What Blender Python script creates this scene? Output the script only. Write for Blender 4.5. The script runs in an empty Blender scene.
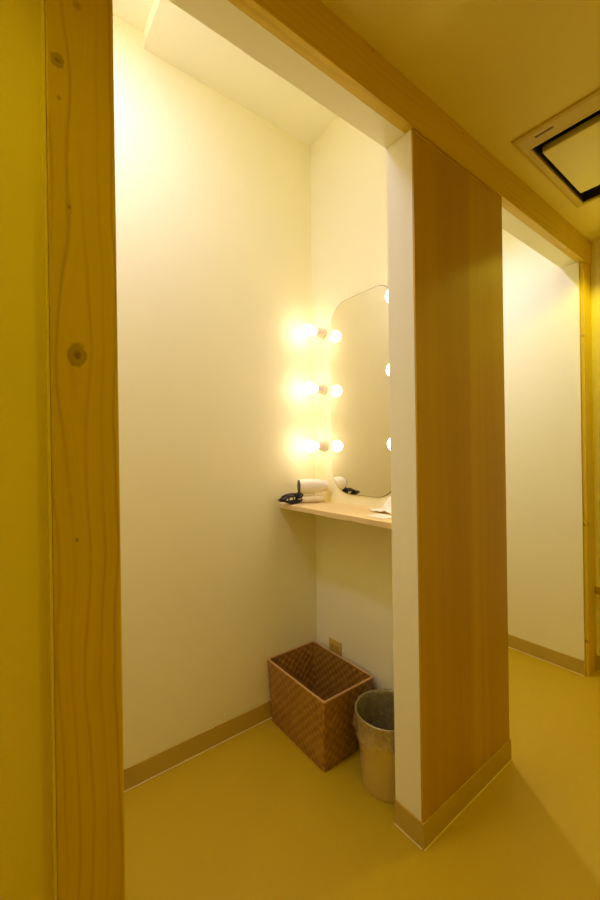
import bpy, bmesh, math, random
from mathutils import Vector, Matrix, noise
random.seed(4)
SC = bpy.context.scene
COL = SC.collection
PI = math.pi

# ------------------------------------------------------------------ dimensions (metres)
CAM_H = 1.15
V0 = 0.692            # plane of the wooden frame
PL0 = 0.72            # back of the frame boards
VT = 0.791            # inner plane of the header and the pillar
VB = 1.432            # back wall of the booths
U0, U1 = 0.9495, 1.4757   # pillar
UM = 1.1719           # wall that carries the mirror
UR = 2.3060           # far wall of the second booth
UE = 2.420            # end wall of the corridor
UL = -0.36            # hidden near wall of the first booth
ZB = 2.0724           # underside of the header
ZC = 2.1954           # corridor ceiling
ZK = 2.5857           # booth ceiling
BB = 0.075            # baseboard height
ZS = 0.917            # shelf top
ULS, RAISE = .414, .055   # raised part of the booth ceiling

# ------------------------------------------------------------------ node helpers
class NT:
    def __init__(s, name):
        s.m = bpy.data.materials.new(name); s.m.use_nodes = True
        s.t = s.m.node_tree; s.t.nodes.clear()
        s.out = s.t.nodes.new('ShaderNodeOutputMaterial')
    def n(s, typ, **kw):
        nd = s.t.nodes.new(typ)
        for k, v in kw.items():
            if k.startswith('i_'):
                nd.inputs[k[2:].replace('_', ' ')].default_value = v
            else: setattr(nd, k, v)
        return nd
    def l(s, a, b): s.t.links.new(a, b)
    def put(s, sock, v):
        if hasattr(v, 'is_output'): s.l(v, sock)
        else: sock.default_value = v
    def math(s, op, a, b=0.0, c=None):
        nd = s.t.nodes.new('ShaderNodeMath'); nd.operation = op
        s.put(nd.inputs[0], a); s.put(nd.inputs[1], b)
        if c is not None: s.put(nd.inputs[2], c)
        return nd.outputs[0]
    def xyz(s, scale=None):
        tc = s.n('ShaderNodeNewGeometry').outputs['Position'] if False else s.n('ShaderNodeTexCoord').outputs['Object']
        sp = s.n('ShaderNodeSeparateXYZ'); s.l(tc, sp.inputs[0])
        return tc, sp.outputs[0], sp.outputs[1], sp.outputs[2]
    def comb(s, x, y, z):
        c = s.n('ShaderNodeCombineXYZ')
        for i, v in enumerate((x, y, z)): s.put(c.inputs[i], v)
        return c.outputs[0]
    def noise(s, vec, scale, detail=3, rough=.5):
        nd = s.n('ShaderNodeTexNoise'); s.l(vec, nd.inputs['Vector'])
        nd.inputs['Scale'].default_value = scale; nd.inputs['Detail'].default_value = detail
        nd.inputs['Roughness'].default_value = rough
        return nd.outputs['Fac']
    def ramp(s, fac, stops):
        r = s.n('ShaderNodeValToRGB'); s.put(r.inputs[0], fac)
        el = r.color_ramp.elements
        while len(el) < len(stops): el.new(.5)
        for e, (p, c) in zip(el, stops):
            e.position = p; e.color = (*c, 1) if len(c) == 3 else c
        return r.outputs[0]
    def mix(s, fac, a, b):
        nd = s.n('ShaderNodeMix', data_type='RGBA')
        s.put(nd.inputs[0], fac)
        for i, v in ((6, a), (7, b)):
            if hasattr(v, 'is_output'): s.l(v, nd.inputs[i])
            else: nd.inputs[i].default_value = (*v, 1)
        return nd.outputs[2]
    def bump(s, h, dist=.001, strength=1.0):
        b = s.n('ShaderNodeBump'); s.l(h, b.inputs['Height'])
        b.inputs['Distance'].default_value = dist; b.inputs['Strength'].default_value = strength
        return b.outputs[0]
    def bsdf(s, color, rough=.5, metal=0.0, normal=None, **kw):
        b = s.n('ShaderNodeBsdfPrincipled')
        if hasattr(color, 'is_output'): s.l(color, b.inputs['Base Color'])
        else: b.inputs['Base Color'].default_value = (*color, 1)
        s.put(b.inputs['Roughness'], rough); b.inputs['Metallic'].default_value = metal
        if normal is not None: s.l(normal, b.inputs['Normal'])
        for k, v in kw.items(): s.put(b.inputs[k], v)
        s.l(b.outputs[0], s.out.inputs[0])
        return s.m

def plain(name, col, rough=.5, metal=0.0, var=.05, scale=30, **kw):
    k = NT(name); tc, x, y, z = k.xyz()
    f = k.noise(tc, scale, 3)
    a = tuple(c * (1 - var) for c in col); b = tuple(min(1, c * (1 + var)) for c in col)
    return k.bsdf(k.mix(f, a, b), rough, metal, **kw)

# ------------------------------------------------------------------ materials
WALLC = (.962, .925, .60)
def wall_mat(name, col, bumpd=.0004):
    k = NT(name); tc, x, y, z = k.xyz()
    f = k.noise(tc, 3.0, 3); g = k.noise(tc, 260, 2)
    c = k.mix(f, tuple(v * .975 for v in col), tuple(min(1, v * 1.02) for v in col))
    return k.bsdf(c, .62, 0, k.bump(g, bumpd, .5), **{'Specular IOR Level': .25})
M = {}
M['wall'] = wall_mat('cream_wall_paint', WALLC)
M['booth_ceil'] = wall_mat('white_booth_ceiling', (.975, .95, .72))
M['ceil'] = wall_mat('cream_ceiling_paint', (.95, .83, .22))

def floor_mat():
    k = NT('tan_vinyl_floor'); tc, x, y, z = k.xyz()
    f = k.noise(tc, 2.2, 4); g = k.noise(tc, 120, 3); h = k.noise(tc, 9, 5, .6)
    c = k.mix(f, (.58, .395, .007), (.62, .43, .009))
    c = k.mix(k.math('MULTIPLY', g, .35), c, (.52, .335, .005))
    # faint scuffs
    sc = k.math('GREATER_THAN', h, .69)
    c = k.mix(k.math('MULTIPLY', sc, .15), c, (.68, .46, .04))
    return k.bsdf(c, k.math('MULTIPLY_ADD', f, .15, .42), 0, k.bump(g, .0003, .4), **{'Specular IOR Level': .35})
M['floor'] = floor_mat()

def base_mat():
    k = NT('beige_vinyl_baseboard'); tc, x, y, z = k.xyz()
    g = k.noise(tc, 40, 3)
    return k.bsdf(k.mix(g, (.54, .39, .055), (.59, .43, .065)), .5, **{'Specular IOR Level': .3})
M['base'] = base_mat()
M['stripe'] = plain('pale_stripe', (.86, .74, .10), .5)
M['caulk'] = plain('pale_caulk', (.80, .68, .25), .5)

def pine_mat(name, c0, c1, dark, knots, axis='z', fig=1.0):
    """knotty pine: grain lines run along one axis and part round each knot (a, b, size, darkness)"""
    k = NT(name); tc, x, y, z = k.xyz()
    if axis == 'z': a, b = x, z
    else: a, b = z, x
    a = k.math('ADD', a, k.math('MULTIPLY', y, .55))
    w0 = k.noise(k.comb(k.math('MULTIPLY', a, 3.0), 0.0, k.math('MULTIPLY', b, 1.1)), 2.0, 2)
    aw = k.math('MULTIPLY_ADD', w0, .05, a)
    kmask = None; halo = None
    for (ka, kb, ks, kd) in knots:
        ka = ka + .55 * V0
        dx = k.math('SUBTRACT', a, ka); dz = k.math('SUBTRACT', b, kb)
        ex = k.math('DIVIDE', dx, ks); ez = k.math('DIVIDE', dz, ks * 1.35)
        d2 = k.math('ADD', k.math('MULTIPLY', ex, ex), k.math('MULTIPLY', ez, ez))
        # push the grain outwards round the knot
        ez2 = k.math('DIVIDE', dz, ks * 6.5); ex2 = k.math('DIVIDE', dx, ks * 2.2)
        d22 = k.math('ADD', k.math('MULTIPLY', ex2, ex2), k.math('MULTIPLY', ez2, ez2))
        fall = k.math('POWER', 2.718, k.math('MULTIPLY', d22, -1.0))
        sg = k.math('TANH', k.math('MULTIPLY', ex, 1.6))
        aw = k.math('SUBTRACT', aw, k.math('MULTIPLY', k.math('MULTIPLY', sg, fall), ks * .85))
        nz = k.noise(tc, 120, 2)
        d = k.math('ADD', k.math('SQRT', d2), k.math('MULTIPLY_ADD', nz, .6, -.30))
        mk = k.math('MULTIPLY', k.ramp(d, [(0, (.95, .95, .95)), (.20, (.80, .80, .80)), (.34, (.50, .50, .50)), (.50, (.52, .52, .52)), (.62, (.58, .58, .58)), (.80, (0, 0, 0))]), kd)
        kmask = mk if kmask is None else k.math('MAXIMUM', kmask, mk)
    rings = k.math('MULTIPLY_ADD', k.math('SINE', k.math('MULTIPLY', aw, 2 * PI / .0210)), .5, .5)
    gv = k.comb(k.math('MULTIPLY', aw, 70.0), k.math('MULTIPLY', y, 40.0), k.math('MULTIPLY', b, 1.4))
    fine = k.noise(gv, 3.0, 5, .6)
    broad = k.noise(k.comb(k.math('MULTIPLY', aw, 26.0), 0.0, k.math('MULTIPLY', b, .5)), 1.0, 2)
    line = k.math('POWER', rings, 7.0)
    f = k.math('ADD', k.math('MULTIPLY', fine, .55), k.math('MULTIPLY', broad, .45))
    c = k.mix(k.ramp(f, [(.3, (0, 0, 0)), (.7, (1, 1, 1))]), c0, c1)
    c = k.mix(k.math('MULTIPLY', k.math('MULTIPLY', line, k.ramp(k.noise(k.comb(k.math('MULTIPLY', aw, 30.0), 0.0, k.math('MULTIPLY', b, 1.3)), 1.0, 1), [(.36, (0, 0, 0)), (.56, (1, 1, 1))])), .5 * fig), c, dark)
    if kmask is not None: c = k.mix(kmask, c, tuple(v * .36 for v in dark))
    return k.bsdf(c, .48, 0, k.bump(fine, .0004, .4), **{'Specular IOR Level': .35})

P0, P1, PD = (.68, .475, .011), (.76, .55, .016), (.46, .25, .006)
M['post'] = pine_mat('knotty_pine_post', P0, P1, PD,
    [(.0726, 1.7482, .0125, .85), (.1005, 1.8507, .009, .55), (.0936, 1.3026, .0185, .92),
     (.0745, 1.6914, .0035, .8), (.0857, 1.5295, .003, .9), (.0900, 1.0161, .0035, .9)])
M['post2'] = pine_mat('pine_far_post', P0, P1, PD,
    [(2.322, .173, .010, .95), (2.325, .7577, .011, .9), (2.318, 1.70, .008, .6)], fig=.6)
M['beam'] = pine_mat('pine_header', P0, P1, PD,
    [(2.1850, .7806, .004, .8), (2.1749, 1.2107, .005, .8), (2.1830, 1.7162, .005, .8), (2.080, 1.1665, .004, .7), (2.15, .45, .004, .6)], axis='x', fig=.5)

def panel_mat():
    k = NT('veneer_panel'); tc, x, y, z = k.xyz()
    w = k.noise(k.comb(k.math('MULTIPLY', x, 60.0), 0.0, k.math('MULTIPLY', z, .7)), 2.0, 4, .6)
    st = k.noise(k.comb(k.math('MULTIPLY', x, 9.0), 0.0, k.math('MULTIPLY', z, .12)), 1.0, 2)
    fl = k.noise(k.comb(k.math('MULTIPLY', x, 300.0), 0.0, k.math('MULTIPLY', z, 8.0)), 1.0, 3)
    c = k.mix(k.ramp(w, [(.3, (0, 0, 0)), (.7, (1, 1, 1))]), (.47, .275, .006), (.53, .32, .008))
    c = k.mix(k.ramp(st, [(.42, (0, 0, 0)), (.62, (1, 1, 1))]), c, (.59, .375, .010))
    c = k.mix(k.math('MULTIPLY', fl, .25), c, (.40, .205, .005))
    return k.bsdf(c, .40, 0, k.bump(w, .0003, .25), **{'Specular IOR Level': .4})
M['panel'] = panel_mat()

def shelf_mat():
    k = NT('pale_birch_shelf'); tc, x, y, z = k.xyz()
    w = k.noise(k.comb(k.math('MULTIPLY', x, 70.0), k.math('MULTIPLY', y, 3.0), k.math('MULTIPLY', z, 70.0)), 1.0, 4)
    return k.bsdf(k.mix(w, (.80, .60, .26), (.86, .68, .33)), .45, **{'Specular IOR Level': .35})
M['shelf'] = shelf_mat()
M['porcelain'] = plain('ivory_porcelain', (.90, .80, .60), .3, var=.03)
M['white_plastic'] = plain('white_plastic', (.86, .80, .66), .35, var=.02)
M['ivory_plate'] = plain('ivory_plate', (.66, .47, .10), .4, var=.03)
M['ivory_insert'] = plain('ivory_insert', (.58, .40, .075), .4, var=.03)
M['black_rubber'] = plain('black_rubber', (.014, .009, .008), .45, var=.2)
M['dark_plastic'] = plain('dark_grille', (.05, .035, .02), .5, var=.2)
M['ac_frame'] = plain('air_unit_frame', (.72, .57, .035), .45, var=.04)
M['ac_panel'] = plain('air_unit_panel', (.97, .90, .28), .5, var=.02)
M['ac_dark'] = plain('air_unit_cavity', (.02, .012, .008), .8, var=.2)
M['badge'] = plain('small_grey_badge', (.22, .12, .02), .4)
M['cloth'] = plain('white_paper', (.93, .88, .74), .8, var=.02)

def bulb_mat(name, strength, col):
    k = NT(name); tc, x, y, z = k.xyz()
    e = k.n('ShaderNodeEmission'); e.inputs[0].default_value = (*col, 1); e.inputs[1].default_value = strength
    k.l(e.outputs[0], k.out.inputs[0]); return k.m
LAMPC = (1.0, .80, .68)
M['bulb'] = bulb_mat('lit_frosted_bulb', 8.8, LAMPC)

k = NT('mirror_silver'); tc, x, y, z = k.xyz()
M['mirror'] = k.bsdf(k.mix(k.noise(tc, 2, 1), (.965, .955, .86), (.97, .96, .87)), .0, 1.0)
M['mirror_edge'] = plain('mirror_edge', (.30, .24, .10), .3)

def weave_mat():
    k = NT('brown_woven_strips'); tc, x, y, z = k.xyz()
    h = k.math('ADD', x, y); S = .0175
    a = k.math('DIVIDE', h, S); b = k.math('DIVIDE', z, S)
    sa = k.math('SINE', k.math('MULTIPLY', a, PI)); sb = k.math('SINE', k.math('MULTIPLY', b, PI))
    p = k.math('MULTIPLY', sa, sb)
    f = k.math('MULTIPLY_ADD', p, .5, .5)
    n1 = k.noise(tc, 24, 3); n2 = k.noise(tc, 110, 2)
    c = k.mix(k.ramp(f, [(.25, (0, 0, 0)), (.75, (1, 1, 1))]), (.30, .140, .018), (.44, .225, .028))
    c = k.mix(k.ramp(n1, [(.45, (0, 0, 0)), (.75, (.6, .6, .6))]), c, (.52, .29, .04))
    return k.bsdf(c, k.math('MULTIPLY_ADD', n2, .3, .28), 0, k.bump(f, .004, .9), **{'Specular IOR Level': .55})
M['weave'] = weave_mat()
M['rim_tape'] = plain('tan_rim_tape', (.62, .38, .14), .4)

def steel_mat():
    k = NT('brushed_steel_bin'); tc, x, y, z = k.xyz()
    w = k.noise(k.comb(k.math('MULTIPLY', x, 4.0), k.math('MULTIPLY', y, 4.0), k.math('MULTIPLY', z, 250.0)), 1.0, 3)
    return k.bsdf(k.mix(w, (.72, .62, .25), (.80, .70, .30)), k.math('MULTIPLY_ADD', w, .12, .36), .75)
M['steel'] = steel_mat()
def liner_mat():
    k = NT('clear_polythene'); tc, x, y, z = k.xyz()
    g = k.noise(tc, 55, 4, .6)
    nb = k.bump(g, .004, .8)
    tr = k.n('ShaderNodeBsdfTransparent'); tr.inputs[0].default_value = (.96, .95, .90, 1)
    gl = k.n('ShaderNodeBsdfGlossy'); gl.inputs[0].default_value = (1, .95, .7, 1); gl.inputs[1].default_value = .12
    df = k.n('ShaderNodeBsdfTranslucent'); df.inputs[0].default_value = (.86, .78, .45, 1)
    d2 = k.n('ShaderNodeBsdfDiffuse'); d2.inputs[0].default_value = (.86, .78, .45, 1)
    for q in (gl, df, d2): k.l(nb, q.inputs['Normal'])
    lw = k.n('ShaderNodeLayerWeight'); lw.inputs[0].default_value = .25; k.l(nb, lw.inputs['Normal'])
    m1 = k.n('ShaderNodeMixShader'); m1.inputs[0].default_value = .5; k.l(df.outputs[0], m1.inputs[1]); k.l(d2.outputs[0], m1.inputs[2])
    m2 = k.n('ShaderNodeMixShader'); k.l(k.math('MULTIPLY_ADD', k.math('POWER', k.math('SUBTRACT', 1.0, k.math('ABSOLUTE', k.math('MULTIPLY_ADD', k.noise(tc, 38, 4, .6), 6.0, -3.0))), 2.0), .30, .20), m2.inputs[0]); k.l(tr.outputs[0], m2.inputs[1]); k.l(m1.outputs[0], m2.inputs[2])
    m3 = k.n('ShaderNodeMixShader'); k.l(k.math('MULTIPLY_ADD', lw.outputs['Fresnel'], .8, .08), m3.inputs[0])
    k.l(m2.outputs[0], m3.inputs[1]); k.l(gl.outputs[0], m3.inputs[2])
    k.l(m3.outputs[0], k.out.inputs[0]); return k.m
M['liner'] = liner_mat()

# ------------------------------------------------------------------ mesh helpers
def link(name, me, mat, parent=None, off=None):
    me.name = name
    o = bpy.data.objects.new(name, me); COL.objects.link(o)
    for m in (mat if isinstance(mat, (list, tuple)) else [mat]): me.materials.append(m)
    if parent is not None: o.parent = parent
    return o
def finish(bm, name, mat, parent=None, smooth=False, origin=None):
    """bm in the coordinates of the parent's root; a top-level mesh gets its origin at 'origin'"""
    bmesh.ops.recalc_face_normals(bm, faces=bm.faces)
    if origin is not None: bmesh.ops.translate(bm, verts=bm.verts, vec=-Vector(origin))
    me = bpy.data.meshes.new(name); bm.to_mesh(me); bm.free()
    if smooth:
        for p in me.polygons: p.use_smooth = True
        if smooth != 'all': me.set_sharp_from_angle(angle=math.radians(40))
    o = link(name, me, mat, parent)
    if origin is not None: o.location = origin
    return o
def box(bm, x0, x1, y0, y1, z0, z1, bev=0.0, seg=2):
    t = bmesh.new()
    bmesh.ops.create_cube(t, size=1)
    for v in t.verts:
        v.co = Vector(((x0 + x1) / 2 + v.co.x * (x1 - x0), (y0 + y1) / 2 + v.co.y * (y1 - y0), (z0 + z1) / 2 + v.co.z * (z1 - z0)))
    if bev: bmesh.ops.bevel(t, geom=t.edges[:], offset=bev, segments=seg, affect='EDGES', profile=.5)
    me = bpy.data.meshes.new('t'); t.to_mesh(me); t.free(); bm.from_mesh(me); bpy.data.meshes.remove(me)
def lathe(bm, prof, seg=40, mtx=None, closed=False):
    """prof: list of (r, z) round the local z axis"""
    rings = []
    for r, z in prof:
        if r < 1e-6: rings.append([bm.verts.new((0, 0, z))])
        else: rings.append([bm.verts.new((r * math.cos(2 * PI * i / seg), r * math.sin(2 * PI * i / seg), z)) for i in range(seg)])
    for A, B in zip(rings, rings[1:]):
        for i in range(seg):
            j = (i + 1) % seg
            if len(A) == 1 and len(B) == 1: continue
            if len(A) == 1: bm.faces.new((A[0], B[i], B[j]))
            elif len(B) == 1: bm.faces.new((A[i], A[j], B[0]))
            else: bm.faces.new((A[i], A[j], B[j], B[i]))
    if mtx is not None:
        vs = [v for R in rings for v in R]
        bmesh.ops.transform(bm, matrix=mtx, verts=vs)
def tube(bm, pts, r, seg=10):
    pts = [Vector(p) for p in pts]; n = len(pts); rings = []
    up = Vector((0, 0, 1)); 
    for i, p in enumerate(pts):
        t = (pts[min(i + 1, n - 1)] - pts[max(i - 1, 0)]).normalized()
        a = t.cross(up)
        if a.length < 1e-3: a = t.cross(Vector((1, 0, 0)))
        a.normalize(); b = t.cross(a)
        rr = r(i / (n - 1)) if callable(r) else r
        rings.append([bm.verts.new(p + rr * (math.cos(2 * PI * q / seg) * a + math.sin(2 * PI * q / seg) * b)) for q in range(seg)])
    for A, B in zip(rings, rings[1:]):
        for i in range(seg):
            j = (i + 1) % seg; bm.faces.new((A[i], A[j], B[j], B[i]))
    bm.faces.new(rings[0][::-1]); bm.faces.new(rings[-1])
def spline(ctrl, per=8):
    P = [Vector(c) for c in ctrl]; out = []
    for i in range(len(P) - 1):
        p0, p1, p2, p3 = P[max(i - 1, 0)], P[i], P[i + 1], P[min(i + 2, len(P) - 1)]
        for s in range(per):
            t = s / per
            out.append(.5 * ((2 * p1) + (-p0 + p2) * t + (2 * p0 - 5 * p1 + 4 * p2 - p3) * t * t + (-p0 + 3 * p1 - 3 * p2 + p3) * t ** 3))
    out.append(P[-1]); return out
def empty(name, loc, label, cat, group=None, rot=(0, 0, 0)):
    o = bpy.data.objects.new(name, None); o.empty_display_size = .05; COL.objects.link(o)
    o.location = loc; o.rotation_euler = rot
    o['label'] = label; o['category'] = cat
    if group: o['group'] = group
    return o
def struct(name, bm, mat, label=None, parent=None, smooth=False):
    o = finish(bm, name, mat, parent, smooth)
    if parent is None:
        o['kind'] = 'structure'
        if label: o['label'] = label; o['category'] = label.split('|')[-1] if '|' in label else name.split('_')[0]
    return o

# ------------------------------------------------------------------ the setting
YB, UB = -0.95, -1.6         # opposite corridor wall, corridor wall behind the viewpoint
b = bmesh.new(); box(b, UB - .1, UE + .1, YB - .1, VB + .1, -.06, 0)
struct('floor', b, M['floor'], 'tan vinyl floor running from the corridor into both booths')

AU0, AU1, AV0, AV1 = 1.477, 1.988, .040, .592     # hole of the air unit
b = bmesh.new(); T = .05
box(b, UB - .1, AU0, YB - .1, PL0, ZC, ZC + T); box(b, AU1, UE + .1, YB - .1, PL0, ZC, ZC + T)
box(b, AU0, AU1, YB - .1, AV0, ZC, ZC + T); box(b, AU0, AU1, AV1, PL0, ZC, ZC + T)
struct('ceiling', b, M['ceil'], 'low cream corridor ceiling above the wooden header')
b = bmesh.new()
box(b, ULS, UE, VT, VB, ZK, ZK + RAISE + .05)
box(b, UL - .1, ULS, VT, VB, ZK + RAISE, ZK + RAISE + .05)
struct('ceiling_booth', b, M['booth_ceil'], 'cream booth ceiling with a raised part at the left')

b = bmesh.new(); box(b, UL - .1, UE, VB, VB + .1, 0, ZK + RAISE + .05)
struct('wall_back', b, M['wall'], 'long cream back wall of the booths')
b = bmesh.new(); box(b, UM, UM + .10, VT - .001, VB, 0, ZK)
struct('wall_mirror_side', b, M['wall'], 'cream partition wall that carries the mirror')
b = bmesh.new(); box(b, U0, U1, V0 + .006, VT, 0, ZB)
struct('wall_pillar', b, M['wall'], 'cream end of the partition pillar with wood facing on its front')
b = bmesh.new(); box(b, UL - .1, UL, VT, VB, 0, ZK + RAISE + .05)
struct('wall_near', b, M['wall'])
b = bmesh.new(); box(b, UR, UE, .710, PL0, 0, ZB - .001); box(b, UR, UE, PL0, VB, 0, ZK)
struct('wall_far', b, M['wall'], 'cream side wall of the second booth')
b = bmesh.new(); box(b, UB - .1, UE, PL0, VT, ZB, ZK + RAISE + .05)
struct('wall_header', b, M['wall'], 'cream underside of the header above both openings')
b = bmesh.new(); box(b, UB - .1, .150, .728, VT, 0, ZB); box(b, .0577, .150, PL0, .728, 0, ZB); box(b, UB - .1, .0577, .728, VT, ZB, ZC)
struct('wall_left', b, M['ceil'], 'plain yellowish corridor wall at the left edge')
b = bmesh.new(); box(b, UE, UE + .1, YB, V0 + .03, 0, ZC)
struct('wall_end', b, M['wall'], 'cream end wall of the corridor beyond the far post')
b = bmesh.new(); box(b, UB, UE + .1, YB - .1, YB, 0, ZC)
struct('wall_opposite', b, M['ceil'])
b = bmesh.new(); box(b, UB - .1, UB, YB, PL0, 0, ZC)
struct('wall_behind', b, M['ceil'])

def board(name, x0, x1, y0, y1, z0, z1, mat, label, bev=.0015):
    b = bmesh.new(); box(b, x0, x1, y0, y1, z0, z1, bev)
    return struct(name, b, mat, label)
board('trim_1', .0577, .153, V0, PL0, 0, ZB, M['post'], 'knotty pine post at the left of the opening', .003)
board('trim_2', -.9, 2.1025, V0 - .004, PL0, ZB, ZC, M['beam'], 'long pine header board under the corridor ceiling')
board('trim_3', 2.1050, UE, V0 - .004, PL0, ZB, ZC, M['beam'], 'short pine header board at the far end')
board('trim_4', UR + .008, UE, V0, .7095, 0, ZB, M['post2'], 'narrow pine post at the far end of the corridor')
board('trim_5', U0, U1, V0, V0 + .006, BB - .006, ZB - .0005, M['panel'], 'reddish brown wood veneer panel facing the pillar', .0008)
b = bmesh.new(); box(b, U0 + .012, U1, V0 - .003, V0, ZB - .014, ZB - .011)
struct('trim_6', b, M['beam'])
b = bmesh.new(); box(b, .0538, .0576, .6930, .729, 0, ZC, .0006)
struct('trim_8', b, M['stripe'], 'pale narrow bead between the left wall and the knotty post')  # thin strip coloured paler than the post and the wall
# rail and plinth on the end wall
b = bmesh.new(); box(b, UE - .012, UE, YB, V0 - .002, .393, .430, .003); box(b, UE - .016, UE, YB, V0 - .002, .407, .412, .001)
struct('trim_7', b, M['base'], 'horizontal rail on the corridor end wall')

def baseboard(name, a, c, inward, label=None, h=BB):
    """along the line a-c on the floor, thick towards 'inward'"""
    a, c, n = Vector(a), Vector(c), Vector(inward)
    def strip(z0, z1, t, bev):
        b = bmesh.new(); P = [a, c, c + n * t, a + n * t]
        box(b, min(p.x for p in P), max(p.x for p in P), min(p.y for p in P), max(p.y for p in P), z0, z1, bev); return b
    o = struct(name, strip(0, h, .005, .0012), M['base'], label)
    finish(strip(0, .0035, .0085, .001), 'caulk_line', M['caulk'], o)
    return o
baseboard('baseboard_back', (UL, VB), (UM, VB), (0, -1), 'beige baseboard along the back wall of the booth')
baseboard('baseboard_mirror', (UM, VT), (UM, VB - .006), (-1, 0), 'beige baseboard behind basket and bin')
baseboard('baseboard_pillar', (U0 - .005, V0), (U1 + .003, V0), (0, -1), 'beige baseboard under the wood panel')
baseboard('baseboard_reveal', (U0, V0), (U0, VT), (-1, 0), 'beige baseboard on the narrow cream pillar side')
baseboard('baseboard_far', (UR, .711), (UR, VB - .006), (-1, 0), 'beige baseboard of the second booth')
baseboard('baseboard_second', (UM + .1, VB), (UR - .006, VB), (0, -1))
baseboard('baseboard_end', (UE, YB), (UE, V0 - .002), (-1, 0), 'beige baseboard of the corridor end wall')
baseboard('baseboard_left', (UB, .728), (.057, .728), (0, -1))

# ------------------------------------------------------------------ shelf
sh = empty('wall_shelf', (.97, 1.12, ZS), 'pale birch shelf spanning the booth wall under the mirror', 'shelf')
def loc(bm, root):
    bmesh.ops.translate(bm, verts=bm.verts, vec=-Vector(root.location)); return bm
b = bmesh.new(); box(b, .9705, UM - .0005, VT + .0015, VB - .0005, ZS - .0205, ZS, .0015)
finish(loc(b, sh), 'board', M['shelf'], sh)
b = bmesh.new(); box(b, .9695, .9708, VT + .0015, VB - .0008, ZS - .0195, ZS - .001, .0003)
finish(loc(b, sh), 'edge_band', M['shelf'], sh)

# ------------------------------------------------------------------ mirror
MY0, MY1, MZ0, MZ1 = .937, 1.3025, .9600, 1.7850
def mirror_outline(inset=0.0, n=10):
    rt, rb = .100, .108
    pts = []
    y0, y1, z0, z1 = MY0 + inset, MY1 - inset, MZ0 + inset, MZ1 - inset
    for cy, cz, r, a0 in ((y1 - rt, z1 - rt, rt, 0), (y0 + rt, z1 - rt, rt, 90), (y0 + rb, z0 + rb, rb, 180), (y1 - rb, z0 + rb, rb, 270)):
        for i in range(n + 1):
            a = math.radians(a0 + 90 * i / n); pts.append((cy + r * math.cos(a), cz + r * math.sin(a)))
    return pts
mi = empty('wall_mirror', (UM, (MY0 + MY1) / 2, MZ0), 'frameless mirror with rounded corners fixed above the shelf', 'mirror')
def slab(outline, x0, x1):
    b = bmesh.new()
    A = [b.verts.new((x0, y, z)) for y, z in outline]; B = [b.verts.new((x1, y, z)) for y, z in outline]
    b.faces.new(A); b.faces.new(B[::-1])
    for i in range(len(A)):
        j = (i + 1) % len(A); b.faces.new((A[i], B[i], B[j], A[j]))
    return b
finish(loc(slab(mirror_outline(0), UM - .0046, UM - .0004), mi), 'backing', M['mirror_edge'], mi)
finish(loc(slab(mirror_outline(.0016), UM - .0054, UM - .0047), mi), 'glass', M['mirror'], mi)

# ------------------------------------------------------------------ bulb lamps
LG = 'bare bulb lamps at the mirror'
def make_lamp(loc_, label):
    r = empty('vanity_lamp', loc_, label, 'lamp', LG)
    to = Matrix.Rotation(-PI / 2, 4, 'Y')          # local z -> world -x
    b = bmesh.new()
    lathe(b, [(0, 0.0006), (.023, .0006), (.0245, .003), (.0245, .009), (.0235, .012), (.0215, .014), (.0205, .026), (.0185, .034), (.0175, .044), (.0165, .047), (.0135, .047), (0, .045)], 36, to)
    finish(b, 'socket', M['porcelain'], r, True)
    b = bmesh.new()
    pr = [(0, .0475), (.0125, .0475), (.0128, .056)]
    cz, R = .0865, .0265
    a0 = math.radians(-62)
    for i in range(15):
        a = a0 + (PI / 2 - a0) * i / 14; pr.append((R * math.cos(a) if i < 14 else 0, cz + R * math.sin(a)))
    lathe(b, pr, 32, to); finish(b, 'bulb', M['bulb'], r, 'all')
    return r
def copy_tree(o, parent=None):
    c = o.copy(); COL.objects.link(c)
    if parent is not None: c.parent = parent
    for ch in o.children: copy_tree(ch, c)
    return c
LV, RV = 1.3560, .8830
ZL = (1.6805, 1.4245, 1.1670)
first = make_lamp((UM, LV, ZL[0]), 'topmost lit bulb lamp on the left side of the mirror')
for y, z, lab in ((LV, ZL[1], 'middle lit bulb lamp on the left side of the mirror'),
                  (LV, ZL[2], 'lowest lit bulb lamp on the left, just above the hair dryer'),
                  (RV, ZL[0], 'topmost bulb lamp right of the mirror, mostly behind the pillar'),
                  (RV, ZL[1], 'middle bulb lamp right of the mirror, half behind the pillar'),
                  (RV, ZL[2], 'lowest bulb lamp right of the mirror, half behind the pillar')):
    c = copy_tree(first); c.location = (UM, y, z); c['label'] = lab
# ------------------------------------------------------------------ folded hair dryer
hd = empty('hair_dryer', (1.086, 1.358, ZS), 'white folded hair dryer lying on the shelf in the corner', 'hair dryer', rot=(0, 0, math.radians(-27)))
RX = Matrix.Rotation(PI / 2, 4, 'Y')     # local z -> +x
b = bmesh.new()
lathe(b, [(0, -.052), (.026, -.052), (.030, -.049), (.0325, -.03), (.0325, .01), (.030, .035), (.026, .055), (.0250, .058), (.022, .0585), (.021, .050), (0, .048)], 40, Matrix.Translation((0, 0, .072)) @ RX)
barrel = finish(b, 'barrel', M['white_plastic'], hd, True)
b = bmesh.new()
lathe(b, [(0, -.0555), (.024, -.0555), (.0300, -.0535), (.0300, -.0505), (0, -.0505)], 40, Matrix.Translation((0, 0, .072)) @ RX)
finish(b, 'intake_grille', M['dark_plastic'], barrel, True)
b = bmesh.new()
lathe(b, [(0, -.060), (.012, -.060), (.0155, -.056), (.0175, -.03), (.0180, .02), (.0172, .045), (.014, .056), (0, .058)], 32, Matrix.Translation((0, 0, .0182)) @ RX)
finish(b, 'handle', M['white_plastic'], hd, True)
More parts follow.
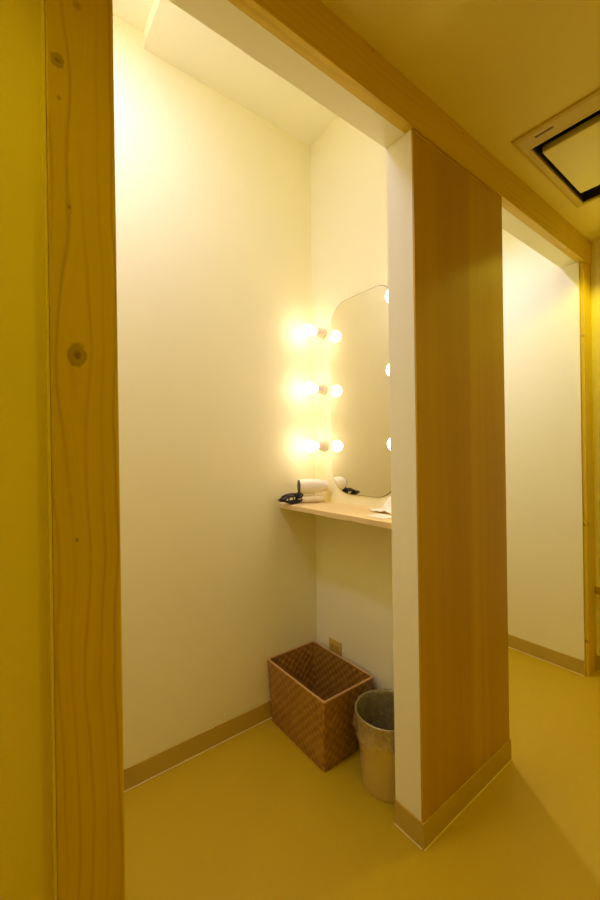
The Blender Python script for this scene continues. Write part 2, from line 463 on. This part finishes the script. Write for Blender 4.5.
b = bmesh.new(); box(b, .012, .052, -.014, .014, .026, .052, .006, 3)
finish(b, 'hinge', M['white_plastic'], hd, True)
b = bmesh.new()
lathe(b, [(0, .0572), (.0235, .0572), (.0250, .060), (.0235, .074), (.021, .074), (.0205, .062), (0, .0615)], 36, Matrix.Translation((0, 0, .072)) @ RX)
finish(b, 'nozzle', M['white_plastic'], barrel, True)
# bundled cord to the left of the handle, turned along the back wall
def swing(bm):
    p = Vector((-.060, 0, .018))
    bmesh.ops.transform(bm, verts=bm.verts, matrix=Matrix.Translation(p + Vector((.004, -.004, 0))) @ Matrix.Rotation(math.radians(27), 4, 'Z') @ Matrix.Translation(-p))
b = bmesh.new()
for q in range(6):
    w = .044 + .004 * random.random(); hh = .013 + .004 * random.random()
    cx = -.098 + .004 * random.random(); cz = .020 + .0025 * q * .5; cy = -.014 + .006 * q * .7
    tilt = random.uniform(-.10, .14)
    pts = []
    for i in range(29):
        a = 2 * PI * i / 28
        x_, z_ = w * math.cos(a), hh * math.sin(a)
        pts.append((cx + x_, cy + .006 * math.sin(a + q), max(.0045, cz + z_ + tilt * x_ * .3)))
    tube(b, pts, .0044, 8)
tube(b, spline([(-.062, 0, .018), (-.072, .002, .022), (-.070, -.006, .036), (-.058, -.010, .043), (-.046, -.012, .040), (-.050, -.014, .030), (-.070, -.014, .024)]), .0034, 8)
tube(b, spline([(-.072, -.01, .024), (-.082, -.012, .036), (-.074, -.014, .047), (-.062, -.016, .046), (-.058, -.016, .036), (-.068, -.018, .026)]), .0034, 8)
swing(b); cord = finish(b, 'cord', M['black_rubber'], hd, 'all')
b = bmesh.new()
box(b, -.160, -.138, -.016, .004, .014, .030, .004, 2)
for s in (-.012, .0):
    box(b, -.168, -.159, s - .001, s + .001, .019, .025)
swing(b); finish(b, 'plug', M['black_rubber'], cord, True)
b = bmesh.new()
for i, x_ in enumerate((-.104,)):
    pts = [(x_, -.008 + .018 * math.cos(2 * PI * j / 20), .018 + .0185 * math.sin(2 * PI * j / 20)) for j in range(21)]
    tube(b, [(p[0], p[1], max(.003, p[2])) for p in pts], .003, 8)
swing(b); finish(b, 'cord_tie', M['black_rubber'], cord, 'all')

# ------------------------------------------------------------------ white paper and card at the right of the shelf
b = bmesh.new()
N = 14
def cz(i, j):
    x_, y_ = i / N - .5, j / N - .5
    return .052 * math.exp(-((x_ - .05) ** 2 + (y_ + .22) ** 2) * 12) + .006 * noise.noise(Vector((x_ * 6, y_ * 6, 1.3))) + .006
G = [[b.verts.new((1.126 + .080 * (i / N - .5), .962 + .11 * (j / N - .5), ZS + max(.0015, cz(i, j)))) for j in range(N + 1)] for i in range(N + 1)]
for i in range(N):
    for j in range(N): b.faces.new((G[i][j], G[i + 1][j], G[i + 1][j + 1], G[i][j + 1]))
o = finish(b, 'paper_tissue', M['cloth'], None, 'all', (1.126, .962, ZS))
sm = o.modifiers.new('thickness', 'SOLIDIFY'); sm.thickness = .0012; sm.offset = 1
o['label'] = 'crumpled white tissue on the shelf at the right foot of the mirror'; o['category'] = 'tissue'
b = bmesh.new(); box(b, 1.000, 1.063, .862, .944, ZS + .0003, ZS + .0030, .0006)
o = finish(b, 'flat_card', M['cloth'], None, False, (1.03, .90, ZS))
o['label'] = 'thin white card lying flat near the front edge of the shelf'; o['category'] = 'card'

# ------------------------------------------------------------------ outlet
ou = empty('wall_outlet', (UM, 1.3000, .2745), 'ivory square outlet plate on the wall behind the basket', 'outlet')
b = bmesh.new(); box(b, -.007, -.0005, -.0395, .0395, -.0285, .0285, .0025, 3); finish(b, 'plate', M['ivory_plate'], ou, True)
b = bmesh.new(); box(b, -.0095, -.0072, -.026, .026, -.0135, .0135, .001); insert = finish(b, 'insert', M['ivory_insert'], ou)
for dy in (-.013, .013):
    b = bmesh.new()
    for s in (-.004, .004): box(b, -.0099, -.0096, dy + s - .001, dy + s + .001, -.005, .005)
    finish(b, 'slot', M['dark_plastic'], insert)

# ------------------------------------------------------------------ woven basket
bk = empty('woven_basket', (1.03, 1.245, 0), 'open brown woven storage basket standing in the booth corner', 'basket')
BT = dict(x0=.8900, x1=1.1460, y0=1.0540, y1=1.4260, z=.2590)
BO = dict(x0=.8980, x1=1.1400, y0=1.0660, y1=1.4100, z=.0010)
def ring(b, d, ins, z, n=1, rad=.006):
    pts = []
    x0, x1, y0, y1 = d['x0'] + ins, d['x1'] - ins, d['y0'] + ins, d['y1'] - ins
    for cx, cy, a0 in ((x1 - rad, y1 - rad, 0), (x0 + rad, y1 - rad, 90), (x0 + rad, y0 + rad, 180), (x1 - rad, y0 + rad, 270)):
        for i in range(4):
            a = math.radians(a0 + 30 * i); pts.append(b.verts.new((cx + rad * math.cos(a), cy + rad * math.sin(a), z)))
    return pts
def bridge(b, A, B):
    for i in range(len(A)):
        j = (i + 1) % len(A); b.faces.new((A[i], A[j], B[j], B[i]))
b = bmesh.new()
def lerp(t): return {q: BO[q] + (BT[q] - BO[q]) * t for q in ('x0', 'x1', 'y0', 'y1')}
rs = [ring(b, BO, 0, BO['z'])]
for i in range(1, 7): rs.append(ring(b, lerp(i / 6), 0, BO['z'] + (BT['z'] - BO['z']) * i / 6))
rs.append(ring(b, BT, .004, BT['z']))
for i in range(5, -1, -1): rs.append(ring(b, lerp(i / 6), .004, max(.006, BO['z'] + (BT['z'] - BO['z']) * i / 6)))
for A, B in zip(rs, rs[1:]): bridge(b, A, B)
b.faces.new(rs[0][::-1]); b.faces.new(rs[-1])
finish(loc(b, bk), 'body', M['weave'], bk, True)
b = bmesh.new()
r0 = ring(b, BT, -.0015, BT['z'] - .003); r1 = ring(b, BT, -.0015, BT['z'] + .0018); r2 = ring(b, BT, .0055, BT['z'] + .0018); r3 = ring(b, BT, .0055, BT['z'] - .003)
for A, B in ((r0, r1), (r1, r2), (r2, r3), (r3, r0)): bridge(b, A, B)
finish(loc(b, bk), 'rim', M['rim_tape'], bk)
# stitched hand hole in the front side: a slightly raised patch
for (x_, yy) in ((-1, 0), ):
    b = bmesh.new()
    pts = [(.8915 - .0006, 1.285 + .030 * math.cos(2 * PI * i / 24) , .205 + .016 * math.sin(2 * PI * i / 24)) for i in range(25)]
    tube(b, pts, .0016, 6)
    finish(loc(b, bk), 'handle_ring', M['weave'], bk, 'all')

# ------------------------------------------------------------------ bin and its liner
BX, BY = 1.050, .9060
bn = empty('waste_bin', (BX, BY, 0), 'round steel waste bin beside the basket, partly behind the pillar', 'bin')
b = bmesh.new()
lathe(b, [(0, .004), (.084, .004), (.0865, .0005), (.088, .003), (.0885, .010), (.1075, .246), (.1065, .246), (.0875, .012), (0, .010)], 64)
finish(b, 'body', M['steel'], bn, True)
b = bmesh.new()
lathe(b, [(.1055, .2445), (.1075, .2435), (.1092, .2455), (.1095, .248), (.1085, .2505), (.1068, .2508), (.1055, .2485), (.1055, .2445)], 64)
finish(b, 'rim', M['steel'], bn, 'all')
b = bmesh.new()
SEG, prof = 120, []
for i in range(12): prof.append((.080 + .024 * i / 11, .030 + .212 * i / 11, .35))     # inside, up
prof += [(.1052, .2505, .08), (.1080, .2530, .05), (.1112, .2515, .05)]
for i in range(1, 12): prof.append((.1115 - .0035 * i / 11, .2510 - .072 * i / 11, i / 11))
rows = []
for pi_, (r, z, a) in enumerate(prof):
    row = []
    for s in range(SEG):
        th = 2 * PI * s / SEG
        nn = noise.noise(Vector((math.cos(th) * 4.5, math.sin(th) * 4.5, z * 26 + pi_ * .02)))
        n2 = noise.noise(Vector((math.cos(th) * 11, math.sin(th) * 11, z * 14 + 7)))
        if pi_ < 12: rr = r - (.007 * abs(nn) + .003 * abs(n2)) * (1.0 if a > .2 else 0)
        else: rr = r + a * (.003 + .012 * max(0, nn + .12) + .006 * max(0, n2))
        zz = z + (a * .020 * noise.noise(Vector((math.cos(th) * 2.2, math.sin(th) * 2.2, 3.1))) if pi_ >= 15 else 0)
        x_, y_ = BX + rr * math.cos(th), BY + rr * math.sin(th)
        row.append(b.verts.new((min(x_, UM - .007), max(y_, VT + .002), zz)))
    rows.append(row)
for A, B in zip(rows, rows[1:]): bridge(b, A, B)
c = b.verts.new((BX, BY, .022))
for s in range(SEG): b.faces.new((rows[0][(s + 1) % SEG], rows[0][s], c))
o = finish(b, 'bin_liner', M['liner'], None, 'all', (BX, BY, .02))
o['label'] = 'clear crinkled plastic bag folded over the rim of the steel bin'; o['category'] = 'bag'

# ------------------------------------------------------------------ ceiling air unit
ac = empty('ceiling_air_unit', (1.706, .316, ZC), 'square ceiling air unit with pale panel and dark slots', 'air conditioner')
OU0, OU1, OV0, OV1 = 1.3996, 2.0120, .010, .6225
def frame_bm(o, i, z0, z1, slope=.004):
    b = bmesh.new()
    def rg(d, z): return [b.verts.new((x_, y_, z)) for x_, y_ in ((d[0], d[2]), (d[1], d[2]), (d[1], d[3]), (d[0], d[3]))]
    sh_ = lambda d, s: (d[0] - s, d[1] + s, d[2] - s, d[3] + s)
    R_ = [rg(sh_(o, .0), z1), rg(sh_(o, -.0015), z0 + slope), rg(sh_(o, -.012), z0 + slope * .3), rg(sh_(i, .010), z0 + slope * .3), rg(sh_(i, .008), z0), rg(sh_(i, 0), z0), rg(i, z1)]
    for A, B in zip(R_, R_[1:] + R_[:1]): bridge(b, A, B)
    return b
finish(loc(frame_bm((OU0, OU1, OV0, OV1), (AU0, AU1, AV0, AV1), ZC - .010, ZC - .0003), ac), 'frame', M['ac_frame'], ac)
b = bmesh.new()
box(b, AU0 + .001, AU1 - .001, AV0 + .001, AV1 - .001, ZC + .045, ZC + .09)
for (x0, x1, y0, y1) in ((AU0 + .0005, AU0 + .004, AV0 + .001, AV1 - .001), (AU1 - .004, AU1 - .0005, AV0 + .001, AV1 - .001), (AU0 + .001, AU1 - .001, AV0 + .0005, AV0 + .004), (AU0 + .001, AU1 - .001, AV1 - .004, AV1 - .0005)):
    box(b, x0, x1, y0, y1, ZC - .002, ZC + .05)
finish(loc(b, ac), 'cavity', M['ac_dark'], ac)
b = bmesh.new(); box(b, 1.538, 1.912, .052, .5785, ZC - .004, ZC + .022, .004, 3)
finish(loc(b, ac), 'panel', M['ac_panel'], ac, True)
b = bmesh.new(); box(b, 1.430, 1.438, .505, .560, ZC - .0105, ZC - .0085, .0004)
finish(loc(b, ac), 'badge', M['badge'], ac)

# ------------------------------------------------------------------ downlights (just out of the frame) and added fill lights
def downlight(x, y, z, label, power, ang, col, blend=.25):
    r = empty('recessed_downlight', (x, y, z), label, 'lamp')
    b = bmesh.new(); lathe(b, [(.036, -.0003), (.050, -.0003), (.050, -.003), (.046, -.005), (.038, -.005), (.036, -.0003)], 40); finish(b, 'trim_ring', M['white_plastic'], r, True)
    b = bmesh.new(); lathe(b, [(0, -.0015), (.0358, -.0015), (.0358, -.0005), (0, -.0005)], 40); finish(b, 'lens', bulb_mat('downlight_lens', 3.0, col), r)
    L = bpy.data.lights.new('downlight_beam', 'SPOT'); L.energy = power; L.color = col; L.spot_size = math.radians(ang); L.spot_blend = blend; L.shadow_soft_size = .02
    o = bpy.data.objects.new('downlight_beam', L); COL.objects.link(o); o.parent = r; o.location = (0, 0, -.008)
YEL = (1.0, .88, .03)
WHT = (1.0, .96, 1.75)
downlight(2.10, .37, ZC, 'recessed downlight beyond the air unit', 10.5, 133, (1, .88, .07), .35)
downlight(-.42, .28, ZC, 'recessed downlight behind the viewpoint', 4.9, 140, YEL, .5)
downlight(.32, 1.10, ZK + RAISE, 'recessed downlight of the nearer booth', 1.8, 138, WHT, 1.0)
downlight(1.76, 1.10, ZK, 'recessed downlight of the second booth', 19.0, 138, WHT, 1.0)

downlight(.40, -.35, ZC, 'added fill downlight in the corridor in front of the nearer booth', 5.2, 150, (1, .86, .02), .8)  # added yellow fill for the lower booth walls, no known fixture
cl = empty('booth_fill_light', (-.02, 1.04, ZK + RAISE), 'added round fill light under the nearer booth ceiling', 'lamp')  # added soft fill that evens out the booth walls, not a known fixture
b = bmesh.new(); lathe(b, [(0, -.0005), (.150, -.0005), (.150, -.022), (.140, -.026), (.136, -.018), (0, -.018)], 48); finish(b, 'housing', M['white_plastic'], cl, True)
b = bmesh.new(); lathe(b, [(0, -.0185), (.1355, -.0185), (.1355, -.023), (.10, -.027), (0, -.029)], 48); finish(b, 'diffuser', bulb_mat('fill_light_diffuser', 3.0, WHT), cl, True)
L = bpy.data.lights.new('fill_glow', 'AREA'); L.shape = 'DISK'; L.size = .26; L.energy = 2.5; L.color = (1, .95, 1.8)
o = bpy.data.objects.new('fill_glow', L); COL.objects.link(o); o.parent = cl; o.location = (0, 0, -.031)

# ------------------------------------------------------------------ world, camera, view
w = bpy.data.worlds.new('World'); SC.world = w; w.use_nodes = True
w.node_tree.nodes['Background'].inputs[0].default_value = (1, .8, .4, 1)
w.node_tree.nodes['Background'].inputs[1].default_value = 0.0
cd = bpy.data.cameras.new('camera'); cam = bpy.data.objects.new('camera', cd); COL.objects.link(cam)
rt = Vector((0.79639238, -0.60460612, -0.01451266)); up = Vector((0.01137003, -0.00902427, 0.99989464)); fw = Vector((0.604673379, 0.796473482, 0.000312469998))
mt = Matrix((rt, up, -fw)).transposed().to_4x4(); mt.translation = (0, 0, CAM_H)
cam.matrix_world = mt
cd.sensor_fit = 'VERTICAL'; cd.sensor_height = 36; cd.lens = 391.67 / 900 * 36; cd.clip_start = .01
SC.camera = cam
SC.view_settings.view_transform = 'Standard'; SC.view_settings.look = 'None'
SC.view_settings.exposure = 0.72; SC.view_settings.gamma = 1.0
SC.cycles.max_bounces = 10; SC.cycles.diffuse_bounces = 7; SC.cycles.glossy_bounces = 4; SC.cycles.transparent_max_bounces = 16
SC.cycles.sample_clamp_indirect = 4.0; SC.cycles.use_denoising = True
SC.cycles.caustics_reflective = False; SC.cycles.caustics_refractive = False
